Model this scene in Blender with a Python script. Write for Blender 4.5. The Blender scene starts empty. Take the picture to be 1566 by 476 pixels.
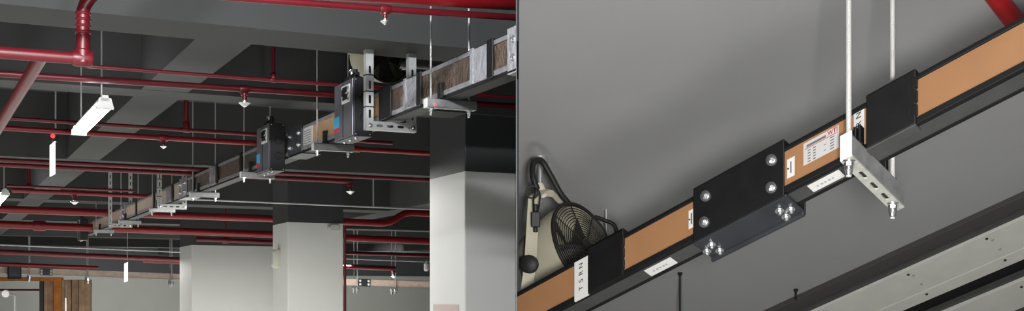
import bpy, bmesh, math, random
from mathutils import Vector, Matrix
random.seed(7)
SC = bpy.context.scene
COL = SC.collection
F = 1900.0; PX = 783.0; HY = 460.0; EYE = 1.6          # focal length in pixels, centre column, eye-level row, eye height
TH = math.atan2(.433, .901)                            # the car park's grid is turned against the view
VD = Vector((math.cos(TH), math.sin(TH), 0)); UD = Vector((-math.sin(TH), math.cos(TH), 0))

# ------------------------------------------------------------------ materials
def nt(m): return m.node_tree.nodes, m.node_tree.links
def mat(name, col, rough=.5, metal=0., noise=0., nscale=12., bump=0., bscale=60., spec=.5, emit=0., coat=0.):
    m = bpy.data.materials.new(name); m.use_nodes = True
    n, l = nt(m); b = n['Principled BSDF']
    b.inputs['Base Color'].default_value = (*col, 1); b.inputs['Roughness'].default_value = rough
    b.inputs['Metallic'].default_value = metal; b.inputs['Specular IOR Level'].default_value = spec
    b.inputs['Coat Weight'].default_value = coat; b.inputs['Coat Roughness'].default_value = .15
    if emit:
        b.inputs['Emission Color'].default_value = (*col, 1); b.inputs['Emission Strength'].default_value = emit
    if noise or bump:
        tc = n.new('ShaderNodeTexCoord')
    if noise:
        t = n.new('ShaderNodeTexNoise'); t.inputs['Scale'].default_value = nscale; t.inputs['Detail'].default_value = 5
        l.new(tc.outputs['Object'], t.inputs['Vector'])
        r = n.new('ShaderNodeValToRGB'); r.color_ramp.elements[0].position = .3; r.color_ramp.elements[1].position = .7
        r.color_ramp.elements[0].color = (*[c * (1 - noise) for c in col], 1); r.color_ramp.elements[1].color = (*[min(1, c * (1 + noise)) for c in col], 1)
        l.new(t.outputs['Fac'], r.inputs['Fac']); l.new(r.outputs['Color'], b.inputs['Base Color'])
    if bump:
        t2 = n.new('ShaderNodeTexNoise'); t2.inputs['Scale'].default_value = bscale; t2.inputs['Detail'].default_value = 3
        l.new(tc.outputs['Object'], t2.inputs['Vector'])
        bp = n.new('ShaderNodeBump'); bp.inputs['Strength'].default_value = bump; bp.inputs['Distance'].default_value = .02
        l.new(t2.outputs['Fac'], bp.inputs['Height']); l.new(bp.outputs['Normal'], b.inputs['Normal'])
    return m
def two_tone(name, low, high, zline, rough=.6):
    """paint that changes at one height above the floor"""
    m = mat(name, low, rough); n, l = nt(m)
    g = n.new('ShaderNodeNewGeometry'); s = n.new('ShaderNodeSeparateXYZ'); l.new(g.outputs['Position'], s.inputs[0])
    c = n.new('ShaderNodeMath'); c.operation = 'GREATER_THAN'; c.inputs[1].default_value = zline; l.new(s.outputs['Z'], c.inputs[0])
    t = n.new('ShaderNodeTexNoise'); t.inputs['Scale'].default_value = 1.5; l.new(g.outputs['Position'], t.inputs['Vector'])
    mx = n.new('ShaderNodeMix'); mx.data_type = 'RGBA'
    mx.inputs[6].default_value = (*low, 1); mx.inputs[7].default_value = (*high, 1)
    l.new(c.outputs[0], mx.inputs[0])
    m2 = n.new('ShaderNodeMix'); m2.data_type = 'RGBA'; m2.blend_type = 'MULTIPLY'; m2.inputs[0].default_value = .12
    l.new(mx.outputs[2], m2.inputs[6]); l.new(t.outputs['Fac'], m2.inputs[7])
    l.new(m2.outputs[2], n['Principled BSDF'].inputs['Base Color'])
    return m
M = dict(
    slab=mat('dark_concrete', (.068, .074, .082), .85, noise=.12, nscale=1.2),
    beam=mat('grey_beam_paint', (.05, .052, .052), .8, noise=.1, nscale=1.),
    floor=mat('epoxy_floor', (.58, .59, .56), .4, noise=.06, nscale=1.),
    column=two_tone('column_paint', (.71, .715, .69), (.045, .048, .05), 2.5),
    wallp=two_tone('wall_paint', (.52, .53, .47), (.06, .064, .064), 2.35),
    partition=mat('grey_partition', (.04, .04, .04), .9, noise=.05, spec=.05),
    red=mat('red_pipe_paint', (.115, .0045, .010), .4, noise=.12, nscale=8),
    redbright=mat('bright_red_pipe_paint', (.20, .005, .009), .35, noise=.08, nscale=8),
    redlit=mat('lit_red_pipe_paint', (.42, .012, .014), .35, noise=.08, nscale=8),  # pipe red brightened in its colour to look well lit
    galv=mat('galvanised_steel', (.55, .56, .57), .38, .85, noise=.12, nscale=30),
    zinc=mat('bright_zinc', (.80, .81, .82), .25, .9),
    slotmetal=mat('pale_slotted_steel', (.56, .57, .57), .45, .3, noise=.06, nscale=25),
    rod=mat('threaded_rod_steel', (.52, .53, .53), .4, .7, bump=.3, bscale=300),
    alu=mat('aluminium_flange', (.5, .5, .53), .32, .6, noise=.15, nscale=20, bump=.35, bscale=25),
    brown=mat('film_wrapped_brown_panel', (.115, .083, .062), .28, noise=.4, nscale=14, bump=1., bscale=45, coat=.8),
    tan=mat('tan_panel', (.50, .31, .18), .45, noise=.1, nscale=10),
    rodpale=mat('pale_zinc_rod', (.72, .72, .70), .45, .15, bump=.3, bscale=250),
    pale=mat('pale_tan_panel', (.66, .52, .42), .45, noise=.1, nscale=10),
    black=mat('black_enamel', (.009, .009, .010), .5, noise=.2, nscale=20, spec=.35),
    boxblack=mat('black_box_steel', (.014, .014, .016), .45, noise=.15, nscale=12),
    inkfaint=mat('faint_grey_ink', (.42, .42, .42), .6),
    hollow=mat('slot_shade_dark', (.03, .03, .03), .7),  # dark tone painted in as the shade inside the strut
    charcoal=mat('charcoal_steel', (.045, .047, .055), .42, .2, noise=.15, nscale=12),
    boxgrey=mat('grey_box_steel', (.20, .205, .235), .35, .5, noise=.1, nscale=8),
    white=mat('white_plastic', (.82, .82, .82), .45),
    film=mat('crinkled_clear_film', (.42, .42, .46), .25, .2, bump=.9, bscale=22, coat=.5),
    blue=mat('blue_sticker', (.05, .42, .72), .5), redst=mat('red_sticker', (.6, .03, .05), .5),
    cream=mat('cream_enamel', (.66, .62, .48), .4, noise=.06, nscale=10),
    grille=mat('dark_fan_grille', (.034, .031, .028), .45, .4),
    blade=mat('dark_fan_blade', (.035, .033, .032), .5),
    tube=mat('lit_tube', (1., 1., 1.), .4, emit=14.), litbox=mat('lit_white_panel', (1., 1., 1.), .4, emit=1.5),
    led=mat('red_led', (1., .02, .02), .4, emit=5.),
    conduit=mat('grey_conduit', (.42, .43, .43), .45, .4),
    timber=mat('brown_timber', (.42, .27, .17), .5, noise=.3, nscale=6), orange=mat('orange_board', (.62, .22, .05), .45, noise=.2, nscale=5),
    soffit=mat('grey_soffit_paint', (.36, .36, .362), .75, noise=.04, nscale=2.),
    opanel=mat('orange_insulation_panel', (.37, .185, .085), .5, noise=.06, nscale=9, bump=.04, bscale=30),
    blackrail=mat('black_rail', (.010, .010, .0105), .5, noise=.2, nscale=15, spec=.3),
    undr=mat('dark_grey_rail', (.065, .065, .065), .5, noise=.12, nscale=15),
    label=mat('grey_white_label', (.60, .59, .58), .5), labelw=mat('white_label', (.78, .77, .75), .5),
    ink=mat('black_ink', (.02, .02, .02), .6), inkgrey=mat('grey_ink', (.16, .16, .17), .6), inkred=mat('red_ink', (.5, .02, .03), .6),
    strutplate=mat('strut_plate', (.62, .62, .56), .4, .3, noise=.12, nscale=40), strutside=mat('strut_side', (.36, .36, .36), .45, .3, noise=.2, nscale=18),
    channel=mat('cream_channel_paint', (.76, .76, .70), .5, noise=.04), rubber=mat('black_rubber', (.015, .015, .016), .55),
    dkbrown=mat('dark_channel_edge', (.075, .068, .066), .6), pink=mat('faded_pink_notice', (.5, .4, .37), .6),
    ochre=mat('cream_box_plastic', (.55, .54, .46), .5),
)

# ------------------------------------------------------------------ mesh building
class MB:
    """collects shapes (in any frame given by a point-mapping function) into one mesh"""
    def __init__(s, tf=None): s.v = []; s.f = []; s.tf = tf or (lambda p: Vector(p))
    def hexa(s, p):
        i = len(s.v); s.v += [s.tf(q) for q in p]
        s.f += [(i, i+3, i+2, i+1), (i+4, i+5, i+6, i+7), (i, i+1, i+5, i+4), (i+1, i+2, i+6, i+5), (i+2, i+3, i+7, i+6), (i+3, i, i+4, i+7)]
    def box(s, a, b):
        (x0, y0, z0), (x1, y1, z1) = a, b
        s.hexa([(x0,y0,z0),(x1,y0,z0),(x1,y1,z0),(x0,y1,z0),(x0,y0,z1),(x1,y0,z1),(x1,y1,z1),(x0,y1,z1)]); return s
    def prism(s, poly, off):
        """poly: 3D points of one cap, off: vector to the other cap"""
        n = len(poly); i = len(s.v); o = Vector(off)
        s.v += [s.tf(q) for q in poly] + [s.tf(Vector(q) + o) for q in poly]
        s.f += [tuple(range(i+n-1, i-1, -1)), tuple(range(i+n, i+2*n))]
        s.f += [(i+k, i+(k+1) % n, i+n+(k+1) % n, i+n+k) for k in range(n)]; return s
    def lathe(s, p, axis, prof, n=16):
        """prof: (distance along axis, radius) list"""
        p = s.tf(p); a = Vector(axis).normalized()
        e1 = a.orthogonal().normalized(); e2 = a.cross(e1); i = len(s.v)
        for d, r in prof:
            for k in range(n):
                t = 2*math.pi*k/n; s.v.append(p + a*d + (e1*math.cos(t) + e2*math.sin(t))*r)
        for j in range(len(prof)-1):
            for k in range(n):
                s.f.append((i+j*n+k, i+j*n+(k+1) % n, i+(j+1)*n+(k+1) % n, i+(j+1)*n+k))
        s.f.append(tuple(i+k for k in range(n-1, -1, -1))); s.f.append(tuple(i+(len(prof)-1)*n+k for k in range(n))); return s
    def cyl(s, p, q, r, n=12):
        P, Q = s.tf(p), s.tf(q); keep = s.tf; s.tf = lambda z: Vector(z)
        s.lathe(P, Q-P, [(0, r), ((Q-P).length, r)], n); s.tf = keep; return s
    def tube(s, pts, r, n=12):
        P = [s.tf(p) for p in pts]; i0 = len(s.v); prev = None
        for k, p in enumerate(P):
            d = (P[min(k+1, len(P)-1)] - P[max(k-1, 0)]).normalized()
            if prev is None: e1 = d.orthogonal().normalized()
            else: e1 = (prev - d*prev.dot(d)).normalized()
            prev = e1; e2 = d.cross(e1)
            for j in range(n):
                t = 2*math.pi*j/n; s.v.append(p + (e1*math.cos(t)+e2*math.sin(t))*r)
        for k in range(len(P)-1):
            for j in range(n):
                s.f.append((i0+k*n+j, i0+k*n+(j+1) % n, i0+(k+1)*n+(j+1) % n, i0+(k+1)*n+j))
        s.f.append(tuple(i0+j for j in range(n-1, -1, -1))); s.f.append(tuple(i0+(len(P)-1)*n+j for j in range(n))); return s
    def ring(s, c, axis, R, r, n=32, m=8):
        a = Vector(axis).normalized(); e1 = a.orthogonal().normalized(); e2 = a.cross(e1); i = len(s.v); c = s.tf(c)
        for k in range(n):
            t = 2*math.pi*k/n; rad = e1*math.cos(t)+e2*math.sin(t)
            for j in range(m):
                u = 2*math.pi*j/m; s.v.append(c + rad*(R + r*math.cos(u)) + a*(r*math.sin(u)))
        for k in range(n):
            for j in range(m):
                s.f.append((i+k*m+j, i+((k+1) % n)*m+j, i+((k+1) % n)*m+(j+1) % m, i+k*m+(j+1) % m))
        return s
    def slotted(s, O, A, W, T, length, width, thick, slots, sw):
        """a plate with rounded slots: O corner, A along, W across, T through; slots (start, length)"""
        O, A, W, T = map(Vector, (O, A, W, T))
        def blk(a0, a1, w0, w1): s.prism([O+A*a0+W*w0, O+A*a1+W*w0, O+A*a1+W*w1, O+A*a0+W*w1], T*thick)
        m = (width-sw)/2; blk(0, length, 0, m); blk(0, length, m+sw, width); a = 0
        for st, ln in slots:
            blk(a, st, m, m+sw); a = st+ln; c = sw*.32
            for (x, sx) in ((st, 1), (st+ln, -1)):
                for (w, sy) in ((m, 1), (m+sw, -1)):
                    s.prism([O+A*x+W*w, O+A*(x+sx*c)+W*w, O+A*x+W*(w+sy*c)], T*thick)
        blk(a, length, m, m+sw); return s
    def mesh(s, name, m, base=(0, 0, 0)):
        me = bpy.data.meshes.new(name); b = Vector(base)
        me.from_pydata([v-b for v in s.v], [], s.f); me.materials.append(m)
        bm = bmesh.new(); bm.from_mesh(me); bmesh.ops.recalc_face_normals(bm, faces=bm.faces); bm.to_mesh(me); bm.free()
        return me
def smooth(o, ang=40):
    for p in o.data.polygons: p.use_smooth = True
    bm = bmesh.new(); bm.from_mesh(o.data)
    for e in bm.edges: e.smooth = e.calc_face_angle(0) < math.radians(ang)
    bm.to_mesh(o.data); bm.free()
def obj(name, mb, m, parent=None, base=None, bevel=0., sm=False):
    base = base if base is not None else (parent['_b'] if parent and '_b' in parent else (0, 0, 0))
    o = bpy.data.objects.new(name, mb.mesh(name, m, base)); COL.objects.link(o)
    if parent: o.parent = parent
    else: o.location = base
    if sm: smooth(o)
    if bevel:
        b = o.modifiers.new('bevel', 'BEVEL'); b.width = bevel; b.segments = 2; b.limit_method = 'ANGLE'; b.angle_limit = math.radians(50)
    o['_b'] = list(base); return o
def thing(name, label, cat, base, rot=False, group=None):
    """Empty at the thing's base; rot: its parts are laid out along the car park's grid (e across, q along the bus duct)"""
    o = bpy.data.objects.new(name, None); COL.objects.link(o); o.empty_display_size = .1
    base = Vector(base); o['_b'] = list(base)
    if rot: o.location = VD*base.x + UD*base.y + Vector((0, 0, base.z)); o.rotation_euler = (0, 0, TH)
    else: o.location = base
    tag(o, label, cat, group); return o
def tag(o, label, cat, group=None):
    o['label'] = label; o['category'] = cat
    if group: o['group'] = group
    return o
def struct(name, mb, m, label=None, bevel=0.):
    o = obj(name, mb, m, bevel=bevel); o['kind'] = 'structure'
    return o
def dup(root, loc, label, group=None):
    r = root.copy(); COL.objects.link(r); r.location = loc; r['label'] = label
    if group: r['group'] = group
    for ch in list(root.children):
        c = ch.copy(); COL.objects.link(c); c.parent = r
        for g in list(ch.children):
            d = g.copy(); COL.objects.link(d); d.parent = c
    return r
def grid(e, q, z=0.): return VD*e + UD*q + Vector((0, 0, z))
def at(x, y, Y): return Vector(((x-PX)/F*Y, Y, EYE + (HY-y)/F*Y))
def clip(o, right=False):
    """cut off what would pass through the thin partition between the two bays"""
    bpy.context.view_layer.update()
    mw = o.matrix_world; inv = mw.inverted()
    n = Vector((1, -PK, 0)); co = Vector((.012 if right else .001, 0, 0))
    bm = bmesh.new(); bm.from_mesh(o.data)
    ln = (mw.to_3x3().transposed() @ n).normalized()
    r = bmesh.ops.bisect_plane(bm, geom=bm.verts[:]+bm.edges[:]+bm.faces[:], plane_co=inv @ co, plane_no=ln, clear_outer=not right, clear_inner=right)
    ed = [g for g in r['geom_cut'] if isinstance(g, bmesh.types.BMEdge)]
    bmesh.ops.holes_fill(bm, edges=ed, sides=0)
    bm.to_mesh(o.data); bm.free()
PK = (789-PX)/F

# ================================================================== SETTING
struct('floor', MB().box((-30, -6, -.2), (8, 46, 0)), M['floor'])
ZS, ZB = 3.5, 2.9
def slab_poly():
    m = MB(); P = [(-32, -6), (-1.5, -6), (-1.5, 4.0), (4.0*PK, 4.3), (46*PK, 46), (-32, 46)]
    m.prism([(x, y, ZS) for x, y in P], (0, 0, .25)); return m
struct('ceiling', slab_poly(), M['slab'])
def g2(m, e0, e1, q0, q1, z0, z1):
    m.prism([grid(e0, q0, z0), grid(e1, q0, z0), grid(e1, q1, z0), grid(e0, q1, z0)], (0, 0, z1-z0)); return m
for q0, q1 in ((5.87, 6.25), (7.89, 8.17), (12.04, 12.42), (17.0, 17.5), (21.5, 22.), (26.5, 27.), (31., 31.5)):
    o = struct('ceiling_beam', g2(MB(), -14, 24, q0, q1, ZB, ZS), M['beam']); clip(o)
for e0, e1 in ((1.257, 1.54), (-2.2, -1.8), (6.2, 6.6), (11.6, 12.)):
    o = struct('ceiling_beam', g2(MB(), e0, e1, 6.2, 36, ZB+.002, ZS), M['beam']); clip(o)
struct('wall_back', g2(MB(), -20, 28, 36, 36.3, 0, ZS), M['wallp']); clip(bpy.data.objects['wall_back'])
struct('wall_left', MB().box((-17.3, 3, 0), (-17., 44, ZS)), M['wallp'])
# added thin partition between the two bays, also blocks stray lamp light
pw = MB(); pw.prism([(PK*1.8, 1.8, 0), (PK*1.8+.0015, 1.8, 0), (PK*4.3+.004, 4.3, 0), (PK*44+.004, 44, 0), (PK*44, 44, 0)], (0, 0, 6.2))
struct('added_partition', pw, M['partition'])
# columns: nearest one, middle one, far broad one
def column(x, Y, su, sv):
    c = at(x, HY, Y); m = MB(); c.z = 0
    m.prism([c, c+VD*sv, c+VD*sv+UD*su, c+UD*su], (0, 0, ZS)); return m
o = struct('column', column(711, 8.64, .66, .66), M['column'], bevel=.008)
o2 = struct('column', column(440, 14.25, .667, .664), M['column'], bevel=.008)
o3 = struct('column', column(293, 20.1, 1.01, 1.9), M['column'], bevel=.008)
clip(o)

# ================================================================== LEFT BAY: bus duct on trapeze hangers
BZ, BH = 2.554, .15
def r_(x): return (x-PX)/F
def q_at(x, e): r = r_(x); return (.901-.433*r)*e/(.901*r+.433)
EF = 2.217
bus = thing('busway', 'long brown and tan bus duct with silver edges running through the dark car park bay', 'bus duct', (2.267, 4.0, BZ), True)
def bpart(name, m, mt, par=bus, **k): return obj(name, m, mt, par, base=bus['_b'], **k)
QJ = [4.47, 7.825, 11.55, 15.2, 18.9]
def casing(q0, q1, pm):
    a = MB()
    a.box((2.227, q0, BZ+.012), (2.307, q1, BZ+.138))
    a.box((2.213, q0, BZ+.132), (2.321, q1, BZ+.150)); a.box((2.213, q0, BZ), (2.321, q1, BZ+.022))
    o = bpart('casing', a, M['alu'])
    p = MB().box((2.2185, q0+.002, BZ+.022), (2.2275, q1-.002, BZ+.130)); p2 = bpart('side_panel', p, pm, par=o)
    k = MB().box((2.219, q0, BZ-.016), (2.3, q1, BZ)); k1 = bpart('bottom_rail', k, M['black'], par=o)
    k = MB().box((2.213, q0, BZ+.150), (2.321, q1, BZ+.154)); k2 = bpart('top_rail', k, M['black'], par=o)
    if q0 < 4.6:
        for z in (o, p2, k1, k2): clip(z)
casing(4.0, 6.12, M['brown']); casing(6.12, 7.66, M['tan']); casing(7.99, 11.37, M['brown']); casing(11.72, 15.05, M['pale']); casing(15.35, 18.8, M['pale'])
def bolt(m, p, axis, r=.016, h=.012, n=12):
    m.lathe(p, axis, [(0, r), (.004, r), (.0045, r*.62), (h, r*.58), (h*1.25, r*.3)], n)
bolt_x = Vector((-1, 0, 0))
for i, (qc, mt) in enumerate(((4.47, 'film'), (7.825, 'charcoal'), (11.545, 'film'), (15.2, 'galv'))):
    a = MB(); a.box((2.205, qc-.165, BZ-.008), (2.214, qc+.165, BZ+.168)); a.box((2.214, qc-.165, BZ+.156), (2.33, qc+.165, BZ+.168))
    a.box((2.205, qc-.165, BZ-.022), (2.335, qc+.165, BZ-.016)); a.box((2.321, qc-.165, BZ-.022), (2.33, qc+.165, BZ+.168))
    o = bpart('joint_cover', a, M[mt], bevel=.002)
    for dq in (-.1, .1):
        for dz in (.04, .115):
            m = MB(); bolt(m, (2.205, qc+dq, BZ+dz), bolt_x); b = bpart('bolt', m, M['zinc'], par=o)
            if i == 0: clip(b)
    if i == 0: clip(o)
# dark clamp bands with one painted shade stretch, film-wrapped blocks and straps
for k, (x, blk) in enumerate(((752, 22), (643, 16), (591, 0), (370, 0), (333, 6), (297, 0), (265, 5), (236.5, 0), (209, 0), (190, 0))):
    q = q_at(x, EF); a = MB(); hw = .03 if k < 2 else .035
    if k == 2: hw = .09  # wide black band stands in for a shaded stretch of the duct
    a.box((2.205, q-hw, BZ-.006), (2.216, q+hw, BZ+.160)); a.box((2.205, q-hw, BZ+.152), (2.33, q+hw, BZ+.160)); a.box((2.32, q-hw, BZ-.006), (2.33, q+hw, BZ+.16))
    bpart('clamp_band', a, M['black'], bevel=.004)
    if blk:
        q2 = q_at(x-blk-4, EF); a = MB(); a.box((2.2095, q+hw, BZ+.004), (2.2175, q2, BZ+.150)); bpart('film_patch', a, M['film'], bevel=.003)
        a = MB(); a.box((2.206, q2, BZ), (2.2175, q2+.03, BZ+.156)); bpart('strap', a, M['film'])
q0, q1 = q_at(478, EF), q_at(463, EF)
a = MB().box((2.2155, q0, BZ+.018), (2.2185, q1, BZ+.132)); o = bpart('rating_label', a, M['label']); o['label'] = 'pale grey rating label beside the dark joint cover'
a = MB()
for k in range(6): a.box((2.2145, q0+.03, BZ+.034+k*.015), (2.2156, q1-.03, BZ+.039+k*.015))
bpart('print', a, M['inkgrey'], par=o)

# ---- trapeze hangers
def make_hanger(label):
    t = thing('trapeze_hanger', label, 'hanger', (2.16, 5.364, 2.50), True, 'hangers under the long bus duct')
    B = Vector(t['_b'])
    z0, z1 = 2.496, BZ-.0165
    a = MB(); q = 5.364; w = .0205
    a.box((2.135, q-w, z0), (2.385, q-w+.004, z1)); a.box((2.135, q+w-.004, z0), (2.385, q+w, z1)); a.box((2.135, q-w, z1-.004), (2.385, q+w, z1))
    a.slotted((2.135, q-w, z0), (1, 0, 0), (0, 1, 0), (0, 0, 1), .25, 2*w, .004, [(.055, .04), (.105, .04), (.155, .04)], .014)
    obj('strut', a, M['galv'], t)
    a = MB().box((2.131, q-w-.001, z0-.001), (2.135, q+w+.001, z1)); obj('end_cap', a, M['white'], t, bevel=.001)
    for e in (2.16, 2.353):
        m = MB().cyl((e, q, z0-.035), (e, q, ZS), .0052, 10); r = obj('rod', m, M['rod'], t, sm=True)
        m = MB(); m.lathe((e, q, z0), (0, 0, -1), [(0, .015), (.003, .015), (.0035, .0105), (.014, .0105), (.016, .0085), (.028, .0085), (.034, .005)], 6)
        obj('nut', m, M['zinc'], t)
    m = MB().box((2.196, q-.03, z1), (2.212, q+.012, BZ+.06)); m.box((2.19, q-.03, z1), (2.218, q+.03, z1+.008)); m.box((2.206, q-.03, BZ+.05), (2.22, q+.012, BZ+.06))
    obj('bus_clamp', m, M['black'], t, bevel=.002)
    return t
hq = [5.364, 7.175, 9.0, 10.85, 12.88, 14.99, 17.2]
hl = ['nearest steel strut hanger under the bus duct, close to the wall edge',
      'steel strut hanger just past the larger near tap-off box',
      'steel strut hanger right under the second black tap-off box',
      'steel strut hanger beside the silver joint cover of the bus duct',
      'steel strut hanger hard against the middle slotted frame',
      'steel strut hanger just in front of the farthest slotted frame',
      'farthest steel strut hanger, beside the small far black box']
h0 = make_hanger(hl[0])
for q, l in zip(hq[1:], hl[1:]): dup(h0, grid(2.16, q, 2.50), l)
m = MB().lathe((0, 0, 0), (0, -1, 0), [(0, .006), (.006, .006), (.009, .003)], 10)
p = MB(); p.lathe((2.172, 5.364-.0205, 2.508), (0, -1, 0), [(0, .0045), (.003, .0045), (.004, .003)], 10)
o = obj('indicator_light', p, M['led'], h0); o['label'] = 'small glowing red indicator on the strut'

# ---- black tap-off boxes
def make_box(label):
    t = thing('tap_off_box', label, 'electrical box', (2.1, 6.31, 2.475), True, 'tap-off boxes on the long bus duct')
    e0, e1, q0, q1, z0, z1 = 2.1, 2.2045, 6.31, 6.64, 2.475, 2.791
    a = MB().box((e0, q0, z0), (e1, q1, z1)); obj('body', a, M['boxblack'], t, bevel=.004)
    a = MB().box((e0-.004, q0+.008, z0+.006), (e0, q1-.006, z1-.006)); d = obj('cover', a, M['boxgrey'], t, bevel=.002)
    a = MB().box((e0-.007, q0+.165, z0+.01), (e0-.004, q0+.17, z1-.01)); obj('seam', a, M['black'], d)
    a = MB().box((e0-.012, q0+.045, z0+.19), (e0-.004, q0+.175, z1-.03)); w = obj('breaker_window', a, M['white'], t, bevel=.003)
    w['label'] = 'pale breaker plate with dark switch on the box cover'
    a = MB().box((e0-.016, q0+.07, z0+.205), (e0-.012, q0+.15, z0+.235)); a.box((e0-.018, q0+.075, z0+.245), (e0-.012, q0+.145, z0+.275))
    a.box((e0-.03, q0+.1, z0+.222), (e0-.016, q0+.118, z0+.258)); obj('switch', a, M['black'], w, bevel=.002)
    a = MB()
    for k in range(3): a.box((e0-.0135, q0+.05, z0+.198+k*.03), (e0-.012, q0+.066, z0+.212+k*.03))
    obj('print', a, M['inkgrey'], w)
    a = MB().box((e0-.0055, q0+.24, z0+.075), (e0-.004, q0+.325, z0+.135)); s = obj('warning_sticker', a, M['blue'], t); s['label'] = 'blue sticker above a red band'
    a = MB().box((e0-.0055, q0+.24, z0+.05), (e0-.004, q0+.325, z0+.075)); obj('band', a, M['redst'], s)
    a = MB(); a.box((e0+.01, q0+.10, z1), (e0+.05, q0+.2, z1+.02)); a.box((e0+.02, q0+.02, z1+.012), (e0+.04, q0+.16, z1+.03)); a.cyl((e0+.03, q0+.06, z1), (e0+.03, q0+.06, z1+.05), .012)
    obj('top_latch', a, M['black'], t, bevel=.002)
    a = MB().cyl((e0+.03, q0+.12, z1+.02), (e0+.03, q0+.12, z1+.055), .01); a.box((e0+.012, q0+.1, z1+.045), (e0+.048, q0+.14, z1+.058)); obj('latch_knob', a, M['zinc'], t, bevel=.002)
    for (dx, dz) in ((.012, .012), (.092, .012), (.012, .304), (.092, .304)):
        a = MB().lathe((e0+dx, q0, z0+dz), (0, -1, 0), [(0, .004), (.002, .004), (.003, .002)], 8); obj('screw', a, M['zinc'], t)
    for dz in (.10, .2):
        a = MB().ring((e0+.06, q0-.003, z0+dz), (0, 1, 0), .024, .003, 20, 6); obj('knockout', a, M['black'], t)
    for dq in (.05, .15, .25):
        a = MB().lathe((e0+.03, q0+dq, z0), (0, 0, -1), [(0, .008), (.004, .008), (.012, .004)], 8); obj('bottom_screw', a, M['zinc'], t)
    return t
b0 = make_box('larger near black tap-off box with grey cover beside the near slotted frame')
dup(b0, grid(2.1, 8.045, 2.455), 'second black tap-off box with white latch, left of the dark joint cover')
dup(b0, grid(2.1, 18.4, 2.455), 'small farthest tap-off box at the far end of the bus duct')

# ---- slotted steel frames round the bus duct
def make_frame(label, base=None, top=ZB):
    t = thing('slotted_frame', label, 'steel frame', (2.1, 6.109, 2.485), True, 'slotted steel frames round the bus duct')
    q = 6.109; z0 = 2.485
    for e in (2.1, 2.336):
        sl = [(.06+k*.075, .045) for k in range(int((top-z0-.06)/.075))]
        a = MB(); a.slotted((e, q, z0), (0, 0, 1), (1, 0, 0), (0, 1, 0), top-z0, .041, .003, sl, .013)
        a.box((e, q, z0), (e+.003, q+.041, top)); obj('upright', a, M['slotmetal'], t)
    a = MB(); a.slotted((2.1, q-.004, z0), (1, 0, 0), (0, 0, 1), (0, 1, 0), .277, .045, .003, [(.055+k*.058, .036) for k in range(4)], .014)
    a.box((2.1, q-.004, z0), (2.377, q+.037, z0+.003)); obj('cross_bar', a, M['slotmetal'], t)
    for e in (2.12, 2.357):
        a = MB(); bolt(a, (e, q-.004, z0+.022), (0, -1, 0), .013, .01); obj('bolt', a, M['zinc'], t)
    return t
f0 = make_frame('large near slotted steel frame in front of the round fan')
for z in (2.60, 2.68, 2.765):
    a = MB()
    a.box((2.098, 6.107, z), (2.143, 6.109, z+.006)); a.box((2.0975, 6.107, z), (2.1, 6.152, z+.006)); a.box((2.098, 6.15, z), (2.143, 6.152, z+.006)); a.box((2.141, 6.107, z), (2.143, 6.152, z+.006))
    obj('cable_tie', a, M['black'], f0)
dup(f0, grid(2.1, 12.23, 2.485), 'slotted steel frame halfway along the bus duct')
f2 = make_frame('farthest slotted steel frame along the bus duct', top=ZS); f2.location = grid(2.1, 15.58, 2.485)

# ---- round fans
def fan(label, c, nrm, R, depth, up_to, cable=False):
    t = thing('drum_fan', label, 'fan', c); n = Vector(nrm).normalized(); c = Vector(c); K = MB
    a = K().lathe(c - n*depth, n, [(0, R*.55), (.02, R*.78), (depth*.35, R*.9), (depth*.75, R), (depth, R*1.0), (depth, R*.93), (depth*.6, R*.9), (depth*.6, .02)], 40)
    obj('drum', a, M['cream'], t, sm=True)
    a = K()
    for k in range(15): a.ring(c + n*(.012*(1-(k/15)**2)), n, R*(.14 + .86*k/14), R*.011, 40, 6)
    e1 = n.orthogonal().normalized(); e2 = n.cross(e1)
    for k in range(8):
        tt = k*math.pi/4; d = e1*math.cos(tt)+e2*math.sin(tt); a.cyl(c+n*.014+d*R*.1, c+n*.002+d*R*1.0, R*.013, 6)
    g = obj('grille', a, M['grille'], t)
    a = K().lathe(c - n*.0, n, [(0, R*.14), (.016, R*.14), (.02, R*.1)], 20); obj('badge', a, M['blade'], g)
    a = K().lathe(c - n*depth*.25, n, [(-.03, R*.22), (.02, R*.22)], 20)
    for k in range(5):
        tt = 2*math.pi*k/5; d = e1*math.cos(tt)+e2*math.sin(tt); p = n.cross(d)
        b0 = c - n*depth*.25 + d*R*.15
        a.prism([b0-p*R*.08-n*.01, b0+d*R*.7-p*R*.34-n*.02, b0+d*R*.74+p*R*.2+n*.015, b0+p*R*.1+n*.01], n*.004)
    obj('blades', a, M['blade'], t)
    a = K().ring(c, n, R*1.0, R*.045, 48, 8); obj('rim', a, M['grille'], t, sm=True)
    return t, c, n, e1, e2
cf = at(593, 85, 7.0)
t, c, n, e1, e2 = fan('cream drum fan with dark grille behind the near slotted frame', cf, (.62, -.78, -.1), .15, .24, ZS)
a = MB()
for sx in (-1, 1):
    p = c - n*.11 + VD*sx*.165; a.tube([p, p+Vector((0, 0, .2))], .012, 8)
a.tube([c-n*.11+VD*-.165+Vector((0,0,.2)), c-n*.11+VD*.165+Vector((0,0,.2))], .012, 8); a.cyl(c-n*.11+Vector((0,0,.2)), Vector(((c-n*.11).x, (c-n*.11).y, ZS)), .014)
obj('yoke', a, M['cream'], t)

def on(P, x):
    a, b = P[0], P[-1]; best = None
    for k in range(len(P)-1):
        xa = PX+F*P[k].x/P[k].y; xb = PX+F*P[k+1].x/P[k+1].y
        if min(xa, xb)-1 <= x <= max(xa, xb)+1 or (best is None and k == len(P)-2):
            r = r_(x); d = P[k+1]-P[k]; t = (r*P[k].y-P[k].x)/(d.x-r*d.y); best = P[k]+d*t; break
    return best
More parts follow.
